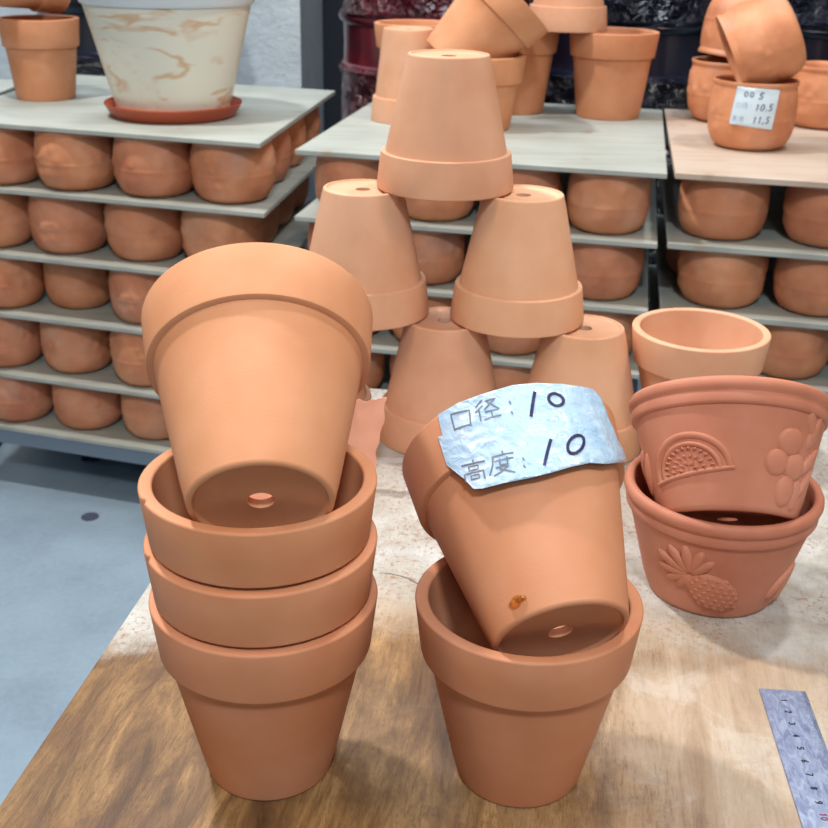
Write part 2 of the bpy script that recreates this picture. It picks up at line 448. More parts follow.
def patch(outline, place, step, th_unit, thick=.0003):
    """fill a 2-D outline (th in degrees, z in mm) with a fine mesh wrapped by place(th, z, off)"""
    P = [Vector((a*th_unit, z)) for a, z in outline]
    n = len(P); edges = [(i, (i+1) % n) for i in range(n)]
    x0, x1 = min(p.x for p in P), max(p.x for p in P); y0, y1 = min(p.y for p in P), max(p.y for p in P)
    pts = list(P); x = x0+step/2
    while x < x1:
        y = y0+step/2
        while y < y1:
            inside = False
            for i, j in edges:
                a, b = P[i], P[j]
                if (a.y > y) != (b.y > y) and x < (b.x-a.x)*(y-a.y)/(b.y-a.y)+a.x: inside = not inside
            if inside: pts.append(Vector((x, y)))
            y += step
        x += step
    vs, es, fs, *_ = geometry.delaunay_2d_cdt(pts, edges, [], 1, 1e-5)
    bm = bmesh.new()
    up = [bm.verts.new(place(v.x/th_unit, v.y/1000, thick)) for v in vs]
    dn = [bm.verts.new(place(v.x/th_unit, v.y/1000, 0)) for v in vs]
    cnt = {}
    for f in fs:
        bm.faces.new([up[i] for i in f]); bm.faces.new([dn[i] for i in f][::-1])
        for i in range(3):
            k = tuple(sorted((f[i], f[(i+1) % 3]))); cnt.setdefault(k, []).append((f[i], f[(i+1) % 3]))
    for k, l in cnt.items():
        if len(l) == 1:
            i, j = l[0]; bm.faces.new((up[j], up[i], dn[i], dn[j]))
    return bm

def add_strokes(bm, strokes, place, width, th_unit, off, rnd=0):
    """ink lines: each a thin raised ribbon laid on the surface"""
    for s in strokes:
        pts = [Vector((a*th_unit, z)) for a, z in s]
        fine = [pts[0]]
        for a, b in zip(pts, pts[1:]):
            k = max(1, int((b-a).length/1.5))
            fine += [a.lerp(b, i/k) for i in range(1, k+1)]
        L, Rr = [], []
        closed = (fine[0]-fine[-1]).length < 1e-4 and len(fine) > 3
        for i, p in enumerate(fine):
            a = fine[i-1] if i else (fine[-2] if closed else p); b = fine[i+1] if i < len(fine)-1 else (fine[1] if closed else p)
            d = (b-a).normalized(); nrm = Vector((-d.y, d.x))*width/2
            q = p
            if not closed and i == 0: q = p-d*width*.3
            if not closed and i == len(fine)-1: q = p+d*width*.3
            for lst, v in ((L, q+nrm), (Rr, q-nrm)):
                lst.append((bm.verts.new(place(v.x/th_unit, v.y/1000, off+.00012)), bm.verts.new(place(v.x/th_unit, v.y/1000, off-.0001))))
        for i in range(len(fine)-1):
            bm.faces.new((L[i][0], L[i+1][0], Rr[i+1][0], Rr[i][0]))
            bm.faces.new((L[i][1], Rr[i][1], Rr[i+1][1], L[i+1][1]))
            bm.faces.new((L[i][0], L[i][1], L[i+1][1], L[i+1][0]))
            bm.faces.new((Rr[i][0], Rr[i+1][0], Rr[i+1][1], Rr[i][1]))
        for i in (0, -1):
            bm.faces.new((L[i][0], Rr[i][0], Rr[i][1], L[i][1]))
    return bm

def crumple(th, z, off):
    p = on_lip(th, z, .0006+off)
    w = .0005*noise.noise(Vector((th*.12, z*260, 3)))+.0003*noise.noise(Vector((th*.4, z*700, 9)))
    return p + Vector((p.x, p.y, 0)).normalized()*(w+.0005)
TU = .0525*PI/180*1000
pl = obj('paper_label', patch(LABEL_OUTLINE, crumple, 1.3, TU), M_PAPER, lab, 60); pl['label'] = 'torn bluish paper size label under clear tape'
bm = bmesh.new(); add_strokes(bm, PRINTED, crumple, .72, TU, .00045); o = obj('printed_text', bm, M_PRINT, pl)
o['label'] = 'grey printed characters for caliber and height'
bm = bmesh.new(); add_strokes(bm, HANDWRITTEN, crumple, 1.5, TU, .0005); o = obj('handwritten_numbers', bm, M_INK, pl)
o['label'] = 'dark blue handwritten number ten, twice'

def add_blob(bm, M, n=10):
    bmesh.ops.create_uvsphere(bm, u_segments=n*2, v_segments=n, radius=1, matrix=M)

def on_body(th, z, rb=.0311):
    r = rb+.2215*z
    return Vector((r*math.cos(rad(th)), r*math.sin(rad(th)), z))
bm = bmesh.new()
for dth, dz, s in ((0, 0, .0022), (4.5, .001, .0018), (7.5, .0006, .0013), (2, .0018, .0013)):
    add_blob(bm, Matrix.Translation(on_body(-138+dth, .0072+dz)) @ Matrix.Diagonal((s*1.2, s*1.2, s, 1)), 8)
o = obj('glue_drop', bm, M_GLUE, lab); o['label'] = 'amber glue blob near the base edge'
bm = bmesh.new()
for dth, dz, s in ((0, 0, .0012), (3, -.0005, .0014), (6, .0002, .0011), (9, .0006, .0009)):
    add_blob(bm, Matrix.Translation(on_body(-106+dth, .058+dz)+Vector((0, -.001, 0))) @ Matrix.Diagonal((s*1.5, s, s, 1)), 8)
o = obj('glue_drop', bm, M_CLEAR, lab); o['label'] = 'clear glue bead under the paper label'

# pyramid of upside-down pots
G_P = None
pyr = [((.0205, .8969, .3), 'pale terracotta pot upside down at the very top of the pyramid'),
       ((.0808, .8801, .2), 'upside-down pale terracotta pot in the pyramid middle row, right of the pair'),
       ((-.0432, .8891, .2), 'upside-down pale terracotta pot in the pyramid middle row, left, drain hole showing'),
       ((.0230, .8719, .1), 'upside-down terracotta pot in the pyramid bottom row, behind the torn size label'),
       ((.1331, .8603, .1), 'upside-down terracotta pot in the pyramid bottom row, rightmost, beside an upright pot'),
       ((-.0865, .8850, .1), 'upside-down terracotta pot in the pyramid bottom row, almost hidden by the tilted pot')]
src = make_pot('terracotta_pot', M_PALE, pyr[0][1], seg=128)
for i, (p, l) in enumerate(pyr):
    o = src if i == 0 else copy_tree(src)
    o.location = p; o.rotation_euler = (PI, 0, i*1.1); relabel(o, l); fire(o, (.3+i*.618) % 1)
o = copy_tree(src); o.location = (.2245, .860, 0); o.rotation_euler = (0, 0, .4)
relabel(o, 'upright empty pale terracotta pot right of the pyramid, behind the embossed fruit pots')

# ------------------------------------------------------------------ embossed fruit pots
FH, FR, FB = .0745, .0606, .0403
def fruit_r(z): return FB + (.0562-FB)*min(1, z/.058)
def fruit_parts():
    t = .005
    body = [(.006, .001), (FB-.006, .001), (FB-.004, 0)] + [(FB-.003+.003*math.sin(rad(a)), .003-.003*math.cos(rad(a))) for a in (0, 45, 90)]
    body += [(fruit_r(z), z) for z in (.012, .025, .04, .052)] + [(.0562, .058), (.0562-t, .058)]
    body += [(fruit_r(z)-t, z) for z in (.04, .02)] + [(FB-.008, .007), (.006, .006)]
    rim = [(.0512, .058), (.0562, .058), (.0580, .0588), (.0586, .0600), (.0588, .0640), (.0584, .0656)]
    rim += [(.0578+.0028*math.cos(rad(a)), .0702+.0043*math.sin(rad(a))) for a in (-75, -45, -10, 25, 60, 90)]
    rim += [(.0555, .0742), (.0543, .073), (.0538, .066)]
    return lathe(body, 128), lathe(rim, 128)

def fruit_pot(label):
    b, r = fruit_parts()
    o = obj('fruit_pot', b, M_RED, None, 50); obj('rim', r, M_RED, o, 50)
    return tag(o, label, 'pot')

RS = 1.3
def surf(th0, z0, u, v, h):
    """point u right, v up (metres) from an anchor on the sloping wall, raised by h"""
    u *= RS; v *= RS
    z = z0+v*.96; r = fruit_r(z)
    th = rad(th0)+u/fruit_r(z0)
    return Vector(((r+h)*math.cos(th), (r+h)*math.sin(th), z))

def dome(bm, th0, z0, cu, cv, a, b, h, rot=0, nr=6, ns=20, tip=0):
    """raised pad with elliptical outline, pointed at its far end if tip"""
    c, s = math.cos(rot), math.sin(rot)
    rings = []
    for i in range(1, nr+1):
        q = i/nr; ring = []
        for k in range(ns):
            t = 2*PI*k/ns; x = a*q*math.cos(t); y = b*q*math.sin(t)
            if tip: y *= 1-tip*max(0, math.cos(t))
            hh = h*math.sqrt(max(0, 1-q*q)) - (.0008 if i == nr else 0)
            ring.append(bm.verts.new(surf(th0, z0, cu+c*x-s*y, cv+s*x+c*y, hh)))
        rings.append(ring)
    ctr = bm.verts.new(surf(th0, z0, cu, cv, h))
    for k in range(ns):
        bm.faces.new((ctr, rings[0][k], rings[0][(k+1) % ns]))
    for p, q in zip(rings, rings[1:]):
        for k in range(ns):
            j = (k+1) % ns; bm.faces.new((p[k], q[k], q[j], p[j]))
    bm.faces.new(rings[-1][::-1])

def ridge(bm, th0, z0, pts, w, h):
    """half-round raised line through (u, v) points"""
    rows = []
    P = [Vector(p) for p in pts]
    for i, p in enumerate(P):
        d = (P[min(i+1, len(P)-1)]-P[max(i-1, 0)]).normalized(); n = Vector((-d.y, d.x))
        rows.append([bm.verts.new(surf(th0, z0, *(p+n*w*math.cos(t)), h*math.sin(t)-.0003)) for t in [PI*k/6 for k in range(7)]])
    for a, b in zip(rows, rows[1:]):
        for k in range(6): bm.faces.new((a[k], b[k], b[k+1], a[k+1]))
        bm.faces.new((a[0], a[6], b[6], b[0]))
    bm.faces.new(rows[0]); bm.faces.new(rows[-1][::-1])

def watermelon(parent, th, z, tilt):
    bm = bmesh.new(); c, s = math.cos(tilt), math.sin(tilt)
    R2 = lambda x, y: (c*x-s*y, s*x+c*y)
    def half(r): return [R2(r*math.cos(t), r*.92*math.sin(t)) for t in [PI*k/24 for k in range(25)]]
    ridge(bm, th, z, half(.0185), .0017, .0017)
    ridge(bm, th, z, half(.0142), .0013, .0018)
    ridge(bm, th, z, [R2(-.020+.002*i, -.0004) for i in range(21)], .0012, .0019)
    for n, r in ((13, .0114), (9, .0076), (5, .004)):
        for i in range(n):
            t = PI*(i+.5)/n
            dome(bm, th, z, *R2(r*math.cos(t), r*.92*math.sin(t)+.0006), .0011, .0006, .0021, tilt+t, 3, 8)
    return obj('watermelon_relief', bm, M_RED, parent, 60)

def berries(parent, th, z):
    bm = bmesh.new()
    for u, v, a, b, h in ((-.004, .011, .0075, .0072, .0026), (-.010, .0, .0068, .0068, .0026), (.001, -.001, .0074, .0072, .003), (-.002, -.013, .0062, .0082, .0026), (.007, -.014, .0040, .0080, .002)):
        dome(bm, th, z, u*.9, v*.9, a*.95, b*.95, h, 0, 7, 24)
    for u, v, a, b, r in ((.010, .017, .010, .0036, 1.25), (.012, .004, .011, .0034, .9), (.013, -.006, .010, .0030, 1.0), (.006, .021, .008, .0026, 1.9)):
        dome(bm, th, z, u, v, a, b, .0022, r, 5, 16, .5)
    return obj('berry_relief', bm, M_RED, parent, 60)

def pineapple(parent, th, z):
    bm = bmesh.new(); rot = -.62; c, s = math.cos(rot), math.sin(rot)
    R2 = lambda x, y: (c*x-s*y, s*x+c*y)
    dome(bm, th, z, *R2(.008, -.002), .0150, .0105, .0036, rot, 8, 32)
    for i in range(-4, 5):
        for j in range(-3, 4):
            x, y = i*.0034, (j+(i % 2)*.5)*.0031
            q = (x/.0142)**2+(y/.0098)**2
            if q < .92:
                dome(bm, th, z, *R2(.008+x, -.002+y), .0021, .0018, .0036*math.sqrt(1-q)+.0007, rot, 3, 8)
    for k, a in enumerate((-2.75, -2.25, -1.75, 2.55, 3.05, 2.1, 1.65, 1.2, -1.3)):
        L = 1.3*(.0068, .0062, .005, .0072, .0075, .0072, .0068, .006, .004)[k]
        px, py = R2(-.006, -.001)
        a += rot+.25
        dome(bm, th, z, px+math.cos(a)*L*.95, py+math.sin(a)*L*.95, L, .0028, .0027, a, 5, 14)
    return obj('pineapple_relief', bm, M_RED, parent, 60)

def leaf_relief(parent, th, z):
    bm = bmesh.new()
    dome(bm, th, z, 0, 0, .012, .0045, .0026, .9, 6, 20, .4)
    dome(bm, th, z, .008, -.004, .012, .004, .0024, 1.1, 6, 20, .4)
    return obj('leaf_relief', bm, M_RED, parent, 60)

fp = fruit_pot('lower reddish embossed pot with a pineapple, standing on the table, another pot tilted inside')
fp.location = (.193, .6409, 0)
pineapple(fp, -112, .0300); leaf_relief(fp, -46, .024); watermelon(fp, 70, .022, .1)
fe = fruit_pot('upper reddish embossed pot with a watermelon slice and berries, tilted inside the pineapple pot')
pose(fe, (.1904, .6133, .0620), (.0512, .6059, .7939))
watermelon(fe, -129, .0205, .13); berries(fe, -53, .028); leaf_relief(fe, 170, .03); pineapple(fe, 60, .03)

# ------------------------------------------------------------------ table with its things
TA = math.atan2(.0263, .1923)           # the table is turned slightly against the view
tx, ty = -.2142, .28                    # near left corner of the top
table = empty('wooden_table', 'low wooden table with a worn top, brown near the front and whitish behind', 'table', loc=(tx, ty, 0))
table.rotation_euler = (0, 0, -TA)
TW, TL = .86, .705
bm = bmesh.new(); add_box(bm, 0, TW, 0, TL, -.02, 0); bevel(bm, .0012, 2)
obj('table_top', bm, table_mat(), table)
bm = bmesh.new(); add_box(bm, .03, TW-.03, .03, TL-.03, -.07, -.02)
M_TLEG = plain('brown_painted_wood', srgb(120, 90, 62), .6)
obj('apron', bm, M_TLEG, table)
for x in (.05, TW-.05):
    for y in (.05, TL-.05):
        bm = bmesh.new(); add_box(bm, x-.02, x+.02, y-.02, y+.02, -.5, -.07); bevel(bm, .002, 1)
        obj('leg', bm, M_TLEG, table)

# steel ruler: 25 mm wide, cm numbers read along its length
rl0, rl1 = Vector((.1959, .5309)), Vector((.1879, .4246))
rd = (rl1-rl0).normalized()
ruler = empty('steel_ruler', 'blue-grey scratched steel ruler lying at the right front corner of the table', 'ruler', loc=(rl0.x, rl0.y, 0))
ruler.rotation_euler = (0, 0, math.atan2(rd.y, rd.x))
bm = bmesh.new(); add_box(bm, 0, .155, 0, .0254, .0001, .0013); bevel(bm, .0002, 1); obj('blade', bm, M_RULER, ruler)
DIG = {'0': [[(.5, 1), (.15, .8), (.1, .5), (.15, .2), (.5, 0), (.85, .2), (.9, .5), (.85, .8), (.5, 1)]],
 '1': [[(.3, .8), (.55, 1), (.55, 0)]], '2': [[(.1, .8), (.3, 1), (.7, 1), (.9, .75), (.7, .5), (.1, 0), (.9, 0)]],
 '3': [[(.1, .9), (.5, 1), (.85, .8), (.75, .58), (.4, .52), (.8, .42), (.9, .2), (.5, 0), (.1, .1)]],
 '4': [[(.7, 0), (.7, 1), (.1, .3), (.95, .3)]], '5': [[(.85, 1), (.25, 1), (.15, .55), (.55, .62), (.9, .35), (.6, .02), (.1, .08)]],
 '6': [[(.75, 1), (.3, .7), (.1, .3), (.4, 0), (.8, .1), (.9, .35), (.55, .55), (.15, .4)]], '7': [[(.1, 1), (.9, 1), (.4, 0)]],
 '8': [[(.5, .55), (.2, .72), (.3, .97), (.7, .97), (.8, .72), (.5, .55), (.15, .3), (.3, .02), (.7, .02), (.85, .3), (.5, .55)]],
 '9': [[(.85, .6), (.45, .45), (.1, .7), (.4, 1), (.8, .92), (.88, .6), (.7, .2), (.3, 0)]],
 ',': [[(.3, .12), (.2, -.12)]], '.': [[(.35, .1), (.42, .02)]]}
def text_strokes(s, x, y, w, h, gap=.35, slant=0):
    out = []
    for ch in s:
        adv = w*(.5 if ch in ',.' else 1)
        if ch != ' ':
            out += [[(x+p*w+slant*q*h, y+q*h) for p, q in st] for st in DIG[ch]]
        x += adv+w*gap
    return out
def flat_place(x, y, off): return Vector((x/1000, y, .0013+off))
bm = bmesh.new()
for k in range(1, 10):
    st = text_strokes(str(k), 10*k-1.2, 10.0, 2.0, 3.2)
    add_strokes(bm, st, flat_place, .62, 1, .0001)
obj('etched_numbers', bm, M_BLACK, ruler)
bm = bmesh.new(); add_strokes(bm, text_strokes('10', 97.2, 10, 2.0, 3.2), flat_place, .62, 1, .0001); o = obj('etched_numbers', bm, M_REDMARK, ruler); o['label'] = 'dark red number ten'
bm = bmesh.new()
for k in range(1, 306):
    x = .5*k; L = 4.6 if k % 20 == 0 else (3.6 if k % 10 == 0 else (2.8 if k % 2 == 0 else 1.8))
    add_box(bm, (x-.055)/1000, (x+.055)/1000, .0252-L/1000, .0252, .0012, .00135)
obj('scale_ticks', bm, M_BLACK, ruler)

# torn salmon sheet standing behind the left stack, and a strip of clear tape on the table
bm = bmesh.new()
NX, NZ = 14, 18
front, back = [], []
for j in range(NZ+1):
    fr, bk = [], []
    for i in range(NX+1):
        u, v = i/NX, j/NZ
        x = -.040*(1-u) + .003*noise.noise(Vector((v*6, 2, 0)))*u + .011*v - .002
        y = .004*math.sin(u*5+v*2) + .008*v + .002*noise.noise(Vector((u*5, v*5, 1)))
        z = v*(.067+.003*noise.noise(Vector((u*9, 0, 5))))
        fr.append(bm.verts.new((x, y, z))); bk.append(bm.verts.new((x, y+.0006, z)))
    front.append(fr); back.append(bk)
for j in range(NZ):
    for i in range(NX):
        bm.faces.new((front[j][i], front[j][i+1], front[j+1][i+1], front[j+1][i])); bm.faces.new((back[j][i], back[j+1][i], back[j+1][i+1], back[j][i+1]))
for j in range(NZ):
    for i in (0, NX): bm.faces.new((front[j][i], front[j+1][i], back[j+1][i], back[j][i]))
for i in range(NX):
    for j in (0, NZ): bm.faces.new((front[j][i], front[j][i+1], back[j][i+1], back[j][i]))
o = tag(obj('packing_paper', bm, M_SALMON), 'torn salmon-pink packing paper standing behind the left pot stack', 'paper'); o.location = (-.029, .772, .0005)
bm = bmesh.new(); add_box(bm, -.0300, -.006, .8120, .8205, .0002, .0006); tag(obj('tape_strip', bm, M_TAPE), 'short strip of clear tape on the table beside the salmon paper', 'tape')

# ------------------------------------------------------------------ round embossed bowls
random.seed(4)
def bowl_profile(R, H, seat=.6):
    k = R
    out = [(k*.30, 0), (k*seat, .0)]
    for zf, rf in ((.02, .73), (.06, .825), (.12, .89), (.20, .945), (.28, .975), (.35, .988), (.42, .995)):
        out.append((k*rf, H*zf))
    out += [(k*1.004, H*.445), (k*1.006, H*.46), (k*.997, H*.48)]
    out += [(k*r, H*z) for z, r in ((.55, 1.0), (.62, .998), (.68, .993), (.74, .985), (.80, .974), (.85, .960), (.89, .946))]
    return out
def relief(R, H, seed):
    rnd = random.Random(seed); blobs = []
    for q in range(4):
        t0 = q*PI/2+rnd.uniform(-.15, .15)
        for _ in range(11):
            blobs.append((t0+rnd.gauss(0, .22), H*rnd.uniform(.5, .80), rnd.uniform(.004, .008), rnd.uniform(.0012, .0030)))
        for _ in range(2):
            blobs.append((t0+rnd.gauss(0, .2), H*rnd.uniform(.22, .34), rnd.uniform(.005, .008), rnd.uniform(.0008, .0016)))
    def disp(t, r, z):
        if z < H*.1 or z > H*.88 or r < R*.8: return 0
        d = 0
        for bt, bz, s, h in blobs:
            dt = ((t-bt+PI) % (2*PI)-PI)*R
            q = (dt*dt+(z-bz)**2)/(s*s)
            if q < 6: d = max(d, h*math.exp(-q*1.2))
        return d
    return disp
def bowl_mesh(R, H, seed, name='bowl'):
    out = bowl_profile(R, H)
    t = .006
    # refine the outer wall so the relief reads
    fine = []
    for a, b in zip(out, out[1:]):
        n = max(1, int(math.dist(a, b)/.003))
        fine += [(a[0]+(b[0]-a[0])*i/n, a[1]+(b[1]-a[1])*i/n) for i in range(n)]
    fine.append(out[-1])
    rim = [(R*.935, H*.91), (R*.955, H*.93), (R*.972, H*.955), (R*.975, H*.985), (R*.965, H), (R*.935, H), (R*.905, H*.985), (R*.89, H*.94)]
    inner = [(R*.875, H*.85), (R*.89, H*.6), (R*.9, H*.4), (R*.82, H*.2), (R*.6, H*.09), (R*.3, H*.075)]
    d = relief(R, H, seed)
    od = lambda tt, r, z: d(tt, r, z)
    bm = bmesh.new()
    rings = lathe_into(bm, fine, 112, False, od)
    # separate seam ring so the interior stays plain
    tail = lathe_into(bm, [fine[-1]]+rim+inner, 112, False)
    bm.faces.new(tail[-1]); bm.faces.new(rings[0][::-1])
    bmesh.ops.remove_doubles(bm, verts=rings[-1]+tail[0], dist=1e-6)
    me = bpy.data.meshes.new(name); bmesh.ops.recalc_face_normals(bm, faces=bm.faces)
    bm.to_mesh(me); bm.free(); finish(me, 60); me.materials.append(M_BOWL)
    return me
BIG = [bowl_mesh(.0585, .0928, s) for s in range(5)]
FLAT = [bowl_mesh(.0545, .0828, s+10) for s in range(4)]
counter = [0]
def bowl(kind, x, y, z, label, group, scale=1.0, hs=1.0):
    counter[0] += 1
    o = bpy.data.objects.new('terracotta_bowl', kind[counter[0] % len(kind)]); COL.objects.link(o)
    o.location = (x, y, z+LIFT); o.rotation_euler = (0, 0, random.uniform(0, 6.28))
    o.scale = (scale, scale, hs); fire(o, (counter[0]*.618) % 1)
    return tag(o, label, 'bowl', group)

# ------------------------------------------------------------------ display stacks: boards with bowls between
def board(corners, z, mat, label, group, t=.007):
    bm = bmesh.new(); cx = sum(c[0] for c in corners)/4; cy = sum(c[1] for c in corners)/4
    add_prism(bm, [(x-cx, y-cy) for x, y in corners], -t, 0); bevel(bm, .0008, 1)
    o = obj('plywood_board', bm, mat); o.location = (cx, cy, z)
    return tag(o, label, 'board', group)
FLOOR = -.5
LIFT = .0055
def stand(corners, ztop, h, label):
    cx = sum(c[0] for c in corners)/4; cy = sum(c[1] for c in corners)/4
    s = empty('steel_stand', label, 'stand', loc=(cx, cy, ztop))
    P = [Vector((x-cx, y-cy))*.985 for x, y in corners]
    bm = bmesh.new(); add_prism(bm, P, -h, 0); bevel(bm, .0015, 1); obj('top_frame', bm, M_STEEL, s)
    for p in P:
        q = p*.45
        bm = bmesh.new(); add_box(bm, q.x-.015, q.x+.015, q.y-.015, q.y+.015, FLOOR-ztop, -h); obj('leg', bm, M_DARK_STEEL, s)
    return s
ORD = ['top', 'second', 'third', 'fourth', 'bottom']

# left stack
SL = [(-.732, 1.7379), (-.2151, 1.5868), (-.1500, 2.1200), (-.667, 2.271)]
ZL = [.1, .0035, -.0975, -.1945, -.2975, -.3925]                      # board tops, uneven like the bowls' rims
d1 = Vector((SL[1][0]-SL[0][0], SL[1][1]-SL[0][1])).normalized()     # along the front edge, to the right
d2 = Vector((SL[2][0]-SL[1][0], SL[2][1]-SL[1][1])).normalized()     # along the side, away
what = ['carrying the marbled cream pot', 'under the top tier of bowls', 'under the second tier of bowls', 'under the third tier of bowls', 'under the fourth tier of bowls', 'lying on the steel stand']
for k in range(6):
    z = ZL[k]
    sh = d1*(.003*((k*7) % 3-1))
    board([(x+sh.x, y+sh.y) for x, y in SL], z+LIFT, M_BOARD, '%s grey plywood board of the left stack, %s' % (['topmost', 'second', 'third', 'fourth', 'fifth', 'lowest'][k], what[k]), 'boards of the left stack')
stand(SL, -.3997+LIFT, .026, 'low blue-grey steel stand under the left stack of bowls, near the floor')
FRONT_L = [  # per tier: distance along the front edge from the right corner, inset from the edge, size
    [(.067, .072, 1.03), (.190, .066, 1.03), (.321, .063, 1.03), (.446, .056, 1.03)],
    [(.090, .076, 1.02), (.216, .074, 1.02), (.347, .069, 1.02), (.474, .058, 1.02)],
    [(.096, .068, .96), (.219, .064, .97), (.350, .092, .94), (.465, .057, .98)],
    [(.098, .064, .96), (.224, .062, .98), (.356, .074, .99), (.480, .060, .97)],
    [(.096, .066, .98), (.218, .072, 1.0), (.344, .070, .99), (.470, .060, .97)]]
RANK = ['first', 'second', 'third', 'fourth, cut by the picture edge']
TIER = ['top', 'second', 'third', 'fourth', 'bottom']
tint = ['brownish terracotta embossed bowl']
for k, row in enumerate(FRONT_L):
    z = ZL[k+1]
    for i, (a, inn, sc) in enumerate(row):
        p = Vector(SL[1])-d1*a+d2*inn
        if k > 1 and i == 0: continue
        w = ['at its right corner', 'second from its right corner', 'third from its right corner', 'cut by the picture edge'][i]
        bowl(BIG, p.x, p.y, z, 'terracotta bowl, left stack, %s tier, front row, %s' % (TIER[k], w), 'bowls in the left stack', sc, (ZL[k]-ZL[k+1]-.0072)/.0928)
    if k < 3:
        a, inn, sc = row[0]
        for q in range(1, 4):
            p = Vector(SL[1])-d1*(a+.003*q)+d2*(inn+.126*q)
            bowl(BIG, p.x, p.y, z, 'terracotta bowl, left stack, %s tier, right side, %s behind the corner' % (TIER[k], ['', 'first', 'second', 'third'][q]), 'bowls in the left stack', .98, (ZL[k]-ZL[k+1]-.0072)/.0928)

# middle stack
SM = [(-.166, 1.5470), (.3098, 1.4390), (.4048, 1.9729), (-.065, 2.0872)]
m1 = Vector((SM[1][0]-SM[0][0], SM[1][1]-SM[0][1])).normalized(); m2 = Vector((SM[2][0]-SM[1][0], SM[2][1]-SM[1][1])).normalized()
for k in range(5):
    z = .1-.09*k
    sh = m1*(-.003*k)
    board([(x+sh.x, y+sh.y) for x, y in SM], z+LIFT, M_BOARD, '%s grey plywood board of the middle stack, %s' % (['topmost', 'second', 'third', 'fourth', 'lowest'][k], ['carrying loose plant pots', 'under the top tier of bowls', 'under the second tier of bowls', 'under the third tier of bowls', 'lying on a steel stand'][k]), 'boards of the middle stack')
stand(SM, -.267+LIFT, .026, 'blue-grey steel stand under the middle stack, behind the pyramid')
FRONT_M = [[(.071, .062), (.189, .062), (.304, .062), (.420, .062)],
           [(.073, .062), (.194, .062), (.316, .062), (.432, .062)],
           [(.071, .062), (.189, .062), (.312, .062), (.430, .062)],
           [(.074, .062), (.190, .062), (.309, .062), (.430, .062)]]
RANKM = ['rightmost', 'second from the right', 'second from the left', 'leftmost']
for k, row in enumerate(FRONT_M):
    for i, (a, inn) in enumerate(row):
        p = Vector(SM[1])-m1*a+m2*inn
        bowl(FLAT, p.x, p.y, .01-.09*k, 'terracotta bowl, middle stack, %s tier, %s in the front row' % (['top', 'second', 'third', 'bottom'][k], RANKM[i]), 'bowls in the middle stack')

# right stack
SR = [(.3212, 1.4462), (.800, 1.3364), (.889, 1.8747), (.4104, 1.9845)]
r1 = Vector((SR[1][0]-SR[0][0], SR[1][1]-SR[0][1])).normalized(); r2 = Vector((SR[3][0]-SR[0][0], SR[3][1]-SR[0][1])).normalized()
for k in range(4):
    board(SR, .1+LIFT-.09*k, M_BOARD_WARM if k == 0 else M_BOARD, ['topmost pale birch board of the right stack, carrying the labelled bowl', 'second grey plywood board of the right stack, under the top tier of bowls', 'third grey plywood board of the right stack, under the second tier of bowls', 'lowest grey plywood board of the right stack, under its bottom bowls'][k], 'boards of the right stack', .008)
stand(SR, -.178+LIFT, .026, 'blue-grey steel stand under the right stack of bowls')
FRONT_R = [[(.069, .070, 1.06), (.204, .070, 1.06)], [(.078, .066, 1.04), (.202, .066, 1.04)], [(.054, .066, 1.0), (.176, .066, 1.02)]]
for k, row in enumerate(FRONT_R):
    for i, (a, inn, sc) in enumerate(row):
        p = Vector(SR[0])+r1*a+r2*inn
        bowl(FLAT, p.x, p.y, .01-.09*k, 'terracotta bowl, right stack, %s tier, %s' % (['top', 'second', 'bottom'][k], ['at its left corner' if k < 2 else 'hidden behind the upright pale pot', 'near the right picture edge'][i]), 'bowls in the right stack', sc)
p = Vector(SR[0])+r1*.062+r2*.19
bowl(FLAT, p.x, p.y, -.08, 'dim terracotta bowl behind the corner bowl, right stack, second tier', 'bowls in the right stack')

# ------------------------------------------------------------------ things on the boards
def display_bowl(label, mesh, R=.0596, H=.092):
    o = bpy.data.objects.new('terracotta_bowl', mesh); COL.objects.link(o)
    return tag(o, label, 'bowl')
DB = [bowl_mesh(.0595, .092, s+30) for s in range(3)]
b5 = display_bowl('terracotta bowl with a white paper label of handwritten sizes, on the right stack', DB[0]); b5.location = (0.4625, 1.6442, 0.1055); b5.rotation_euler = (0, 0, .6)
def sticker_place(x, y, off):
    # x mm along the wall, y metres up; follows the bowl's side
    z = y; prof = bowl_profile(.0595, .092) + [(.0595*.975, .092*.985)]
    r = .0595
    for (ra, za), (rb_, zb) in zip(prof, prof[1:]):
        if za <= z <= zb and zb > za: r = ra+(rb_-ra)*(z-za)/(zb-za); break
    r = max(r, .0570)+.0032+off
    t = rad(-90)+x/1000/.0595-.6
    return Vector((r*math.cos(t), r*math.sin(t), z))
SX = -15
out = [(-24.5+SX, 87.5), (32+SX, 84.5), (27+SX, 33), (-29+SX, 38)]
st = obj('paper_label', patch(out, sticker_place, 3.0, 1.0), M_STICKER, b5, 60); st['label'] = 'white paper label'
bm = bmesh.new()
add_strokes(bm, text_strokes('00', -14+SX, 75, 5, 6.5, .5)+text_strokes('5', 4+SX, 73, 6, 8, .5, .25), sticker_place, 1.1, 1.0, .0006)
add_strokes(bm, text_strokes('10.5', 1+SX, 58, 5, 8.5, .3, .25), sticker_place, 1.1, 1.0, .0006)
add_strokes(bm, text_strokes('11,5', 0+SX, 41.5, 4.6, 8.5, .35, .2), sticker_place, 1.1, 1.0, .0006)
o = obj('handwritten_numbers', bm, M_INK, st)
def rel(strokes, x, y, w, h): return [[(x+a*w, y+b*h) for a, b in s] for s in strokes]
KOU = [[(.15, .8), (.15, .15), (.85, .15), (.85, .8), (.15, .8)]]
JING = [[(.28, .95), (.08, .7)], [(.32, .7), (.05, .4)], [(.2, .55), (.2, .05)], [(.42, .92), (.85, .92), (.45, .55)], [(.5, .8), (.95, .55)], [(.48, .42), (.9, .42)], [(.68, .42), (.68, .1)], [(.42, .1), (.95, .1)]]
